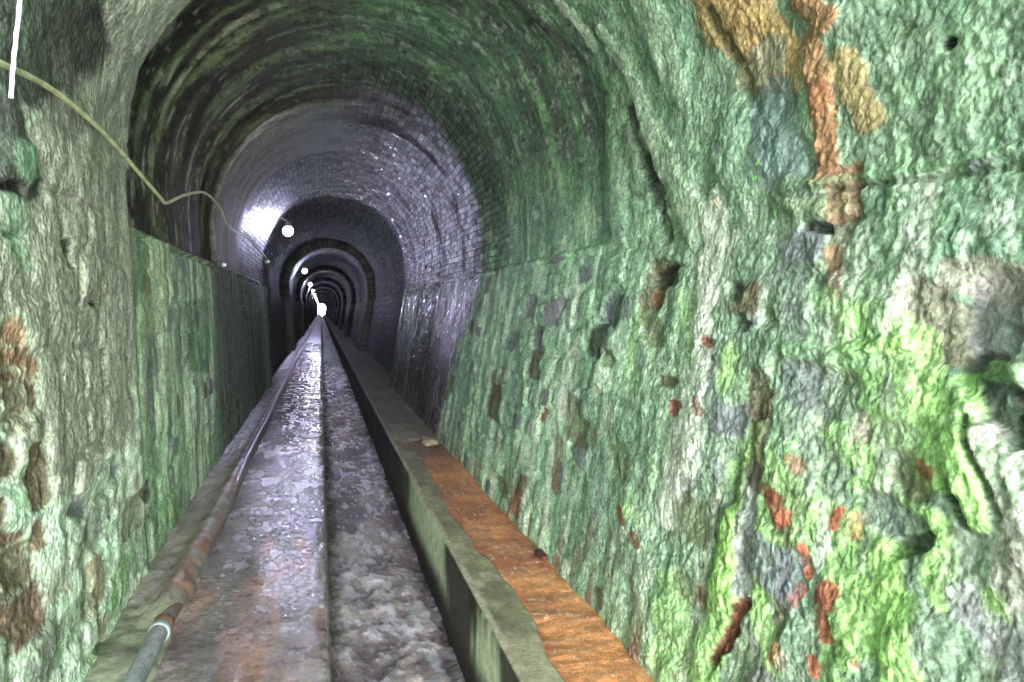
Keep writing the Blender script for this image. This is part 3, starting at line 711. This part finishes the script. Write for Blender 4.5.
def collar(name,y,r,l,mat,lab=None):
    q=[(-.715+.006*math.sin(y*1.3),y-l,pz(y)),(-.715+.006*math.sin(y*1.3),y-l*.6,pz(y)),(-.715+.006*math.sin(y*1.3),y+l*.6,pz(y)),(-.715+.006*math.sin(y*1.3),y+l,pz(y))]
    o=link(name,tube(name,q,[r*.93,r,r,r*.93],16),mat,e)
    if lab: o['label']=lab
collar('coupling',3.83,.049,.03,M_col,'pale grey coupling ring'); collar('joint',3.92,.046,.035,M_rc,'orange rusted joint')
# stones set loose at the foot of the walls
def rock(name,loc,dim,rgb,seed,label,group=None,rot=0,rough=.6):
    V=[];Fc=[];nu,nv=26,16
    for j in range(nv+1):
        ph=math.pi*j/nv
        for i in range(nu):
            t=2*math.pi*i/nu; V.append((math.sin(ph)*math.cos(t),math.sin(ph)*math.sin(t),math.cos(ph)))
    A=np.array(V); 
    q=np.sign(A)*np.abs(A)**.75
    k=1+.35*(fbm(A[:,0]*1.0+A[:,2]*.7+seed,A[:,1]+A[:,2]*.5,1.6,1.6,3,seed)-.5)*2
    A=q*k[:,None]*np.array(dim)
    c,s=math.cos(rot),math.sin(rot); A=np.stack([A[:,0]*c-A[:,1]*s,A[:,0]*s+A[:,1]*c,A[:,2]],1)
    for j in range(nv):
        for i in range(nu):
            i2=(i+1)%nu; Fc.append((j*nu+i,(j+1)*nu+i,(j+1)*nu+i2,j*nu+i2))
    o=link(name,mesh(name,A,Fc),plain_mat(name+'_surface',rgb,rough,0,.35,30,.6)); o.location=loc
    return tag(o,label,'stone',group)
for (x,y,z,dx,dy,dz,rgb,lab) in ROCKS:
    rock('stone',(x,y,z),(dx,dy,dz),rgb,int(y*10),lab)
def onto(loc):
    for nm in ('ceiling','wall_right'):
        w=bpy.data.objects[nm]; ok,p,n,i=w.ray_cast(Vector((loc[0]-.8,loc[1],loc[2])),Vector((1,0,0)))
        if ok: return (p.x-.012,p.y,p.z)
    return loc
# fallen leaf stuck on the moss + seedlings
def leaf_mesh(name,L,W,bend=.2,n=7):
    V=[];Fc=[]
    for i in range(n+1):
        t=i/n; w=W*math.sin(math.pi*t)**.8*(1-.25*t)+.0004
        for j,k in enumerate((-1,-.5,0,.5,1)):
            V.append((t*L,k*w,.25*abs(k)*w-bend*L*t*t+.0006))
    m=len(V); V+= [(x,y,z-.0008) for x,y,z in V]
    for i in range(n):
        for j in range(4):
            a=i*5+j; Fc.append((a,a+5,a+6,a+1)); b=a+m; Fc.append((b,b+1,b+6,b+5))
    for i in range(n):
        for j in (0,4):
            a=i*5+j; Fc.append((a,a+5,a+5+m,a+m))
    return mesh(name,V,Fc)
def orient(o,loc,xdir,nrm):
    x=Vector(xdir).normalized(); z=Vector(nrm); z=(z-x*z.dot(x)).normalized(); y=z.cross(x)
    o.matrix_world=Matrix(((x.x,y.x,z.x,loc[0]),(x.y,y.y,z.y,loc[1]),(x.z,y.z,z.z,loc[2]),(0,0,0,1)))
M_dead=plain_mat('dead_leaf_surface',(206,178,160),.6,0,.15,90); M_seed=plain_mat('seedling_green',(120,180,84),.5,0,.15,90)
o=link('fallen_leaf',leaf_mesh('fallen_leaf',.065,.013,.05),M_dead); tag(o,'small pale dry leaf stuck on the mossy right vault','leaf'); lf=onto(LEAF); orient(o,(lf[0]-.012,lf[1],lf[2]),(0,-.6,-.45),(-1,0,-.1))
for loc,lab in SEED:
    loc=onto(loc); e=empty('seedling',loc); tag(e,lab,'plant','seedlings on the right wall')
    for q in range(3):
        o=link('leaf',leaf_mesh('leaf',.012,.0065,.3,5),M_seed,e); an=q*2.1+loc[1]
        x=Vector((-.35,math.cos(an),math.sin(an))).normalized(); z=Vector((-1,0,0)); z=(z-x*z.dot(x)).normalized(); y=z.cross(x)
        o.matrix_local=Matrix(((x.x,y.x,z.x,0),(x.y,y.y,z.y,0),(x.z,y.z,z.z,0),(0,0,0,1)))
    link('stem',tube('stem',[(.03,0,-.006),(.012,0,-.002),(0,0,0)],.0012,6),M_seed,e)
# ------------------------------------------------------------------ light, world, camera
W=bpy.data.worlds.new('daylight'); bpy.context.scene.world=W; W.use_nodes=True
bg=W.node_tree.nodes['Background']; bg.inputs[0].default_value=(.93,.97,1.0,1); bg.inputs[1].default_value=SKY
sd=bpy.data.lights.new('daylight_sun','SUN'); sd.energy=SUN; sd.angle=math.radians(SUN_ANG); sd.color=(1,.98,.94)
so=bpy.data.objects.new('daylight_sun',sd); C.objects.link(so)
so.rotation_euler=Vector(SUN_DIR).to_track_quat('-Z','Y').to_euler(); so.location=(0,-4,4)
for yy_,rx in ((Y0-.02,math.pi/2),(300.2,-math.pi/2)):
    pd=bpy.data.lights.new('opening_portal','AREA'); pd.shape='RECTANGLE'; pd.size=3.6; pd.size_y=5.2; pd.cycles.is_portal=True
    po=bpy.data.objects.new('opening_portal',pd); C.objects.link(po); po.location=(.3,yy_,1.6); po.rotation_euler=(rx,0,0)
cd=bpy.data.cameras.new('camera'); cam=bpy.data.objects.new('camera',cd); C.objects.link(cam)
cd.sensor_width=36; cd.lens=36*F/1024; cd.clip_start=.05; cd.clip_end=1000
th=math.atan(191/F); ph=math.atan(31/F)
cam.location=(0,0,H); cam.rotation_euler=(math.pi/2-ph,0,-th)
sc=bpy.context.scene; sc.camera=cam
sc.view_settings.view_transform='Standard'; sc.view_settings.look='None'; sc.view_settings.gamma=1; sc.view_settings.use_curve_mapping=False
sc.view_settings.exposure=EXPO
sc.cycles.use_denoising=DENOISE
sc.cycles.max_bounces=10; sc.cycles.diffuse_bounces=7
sc.cycles.sample_clamp_indirect=6
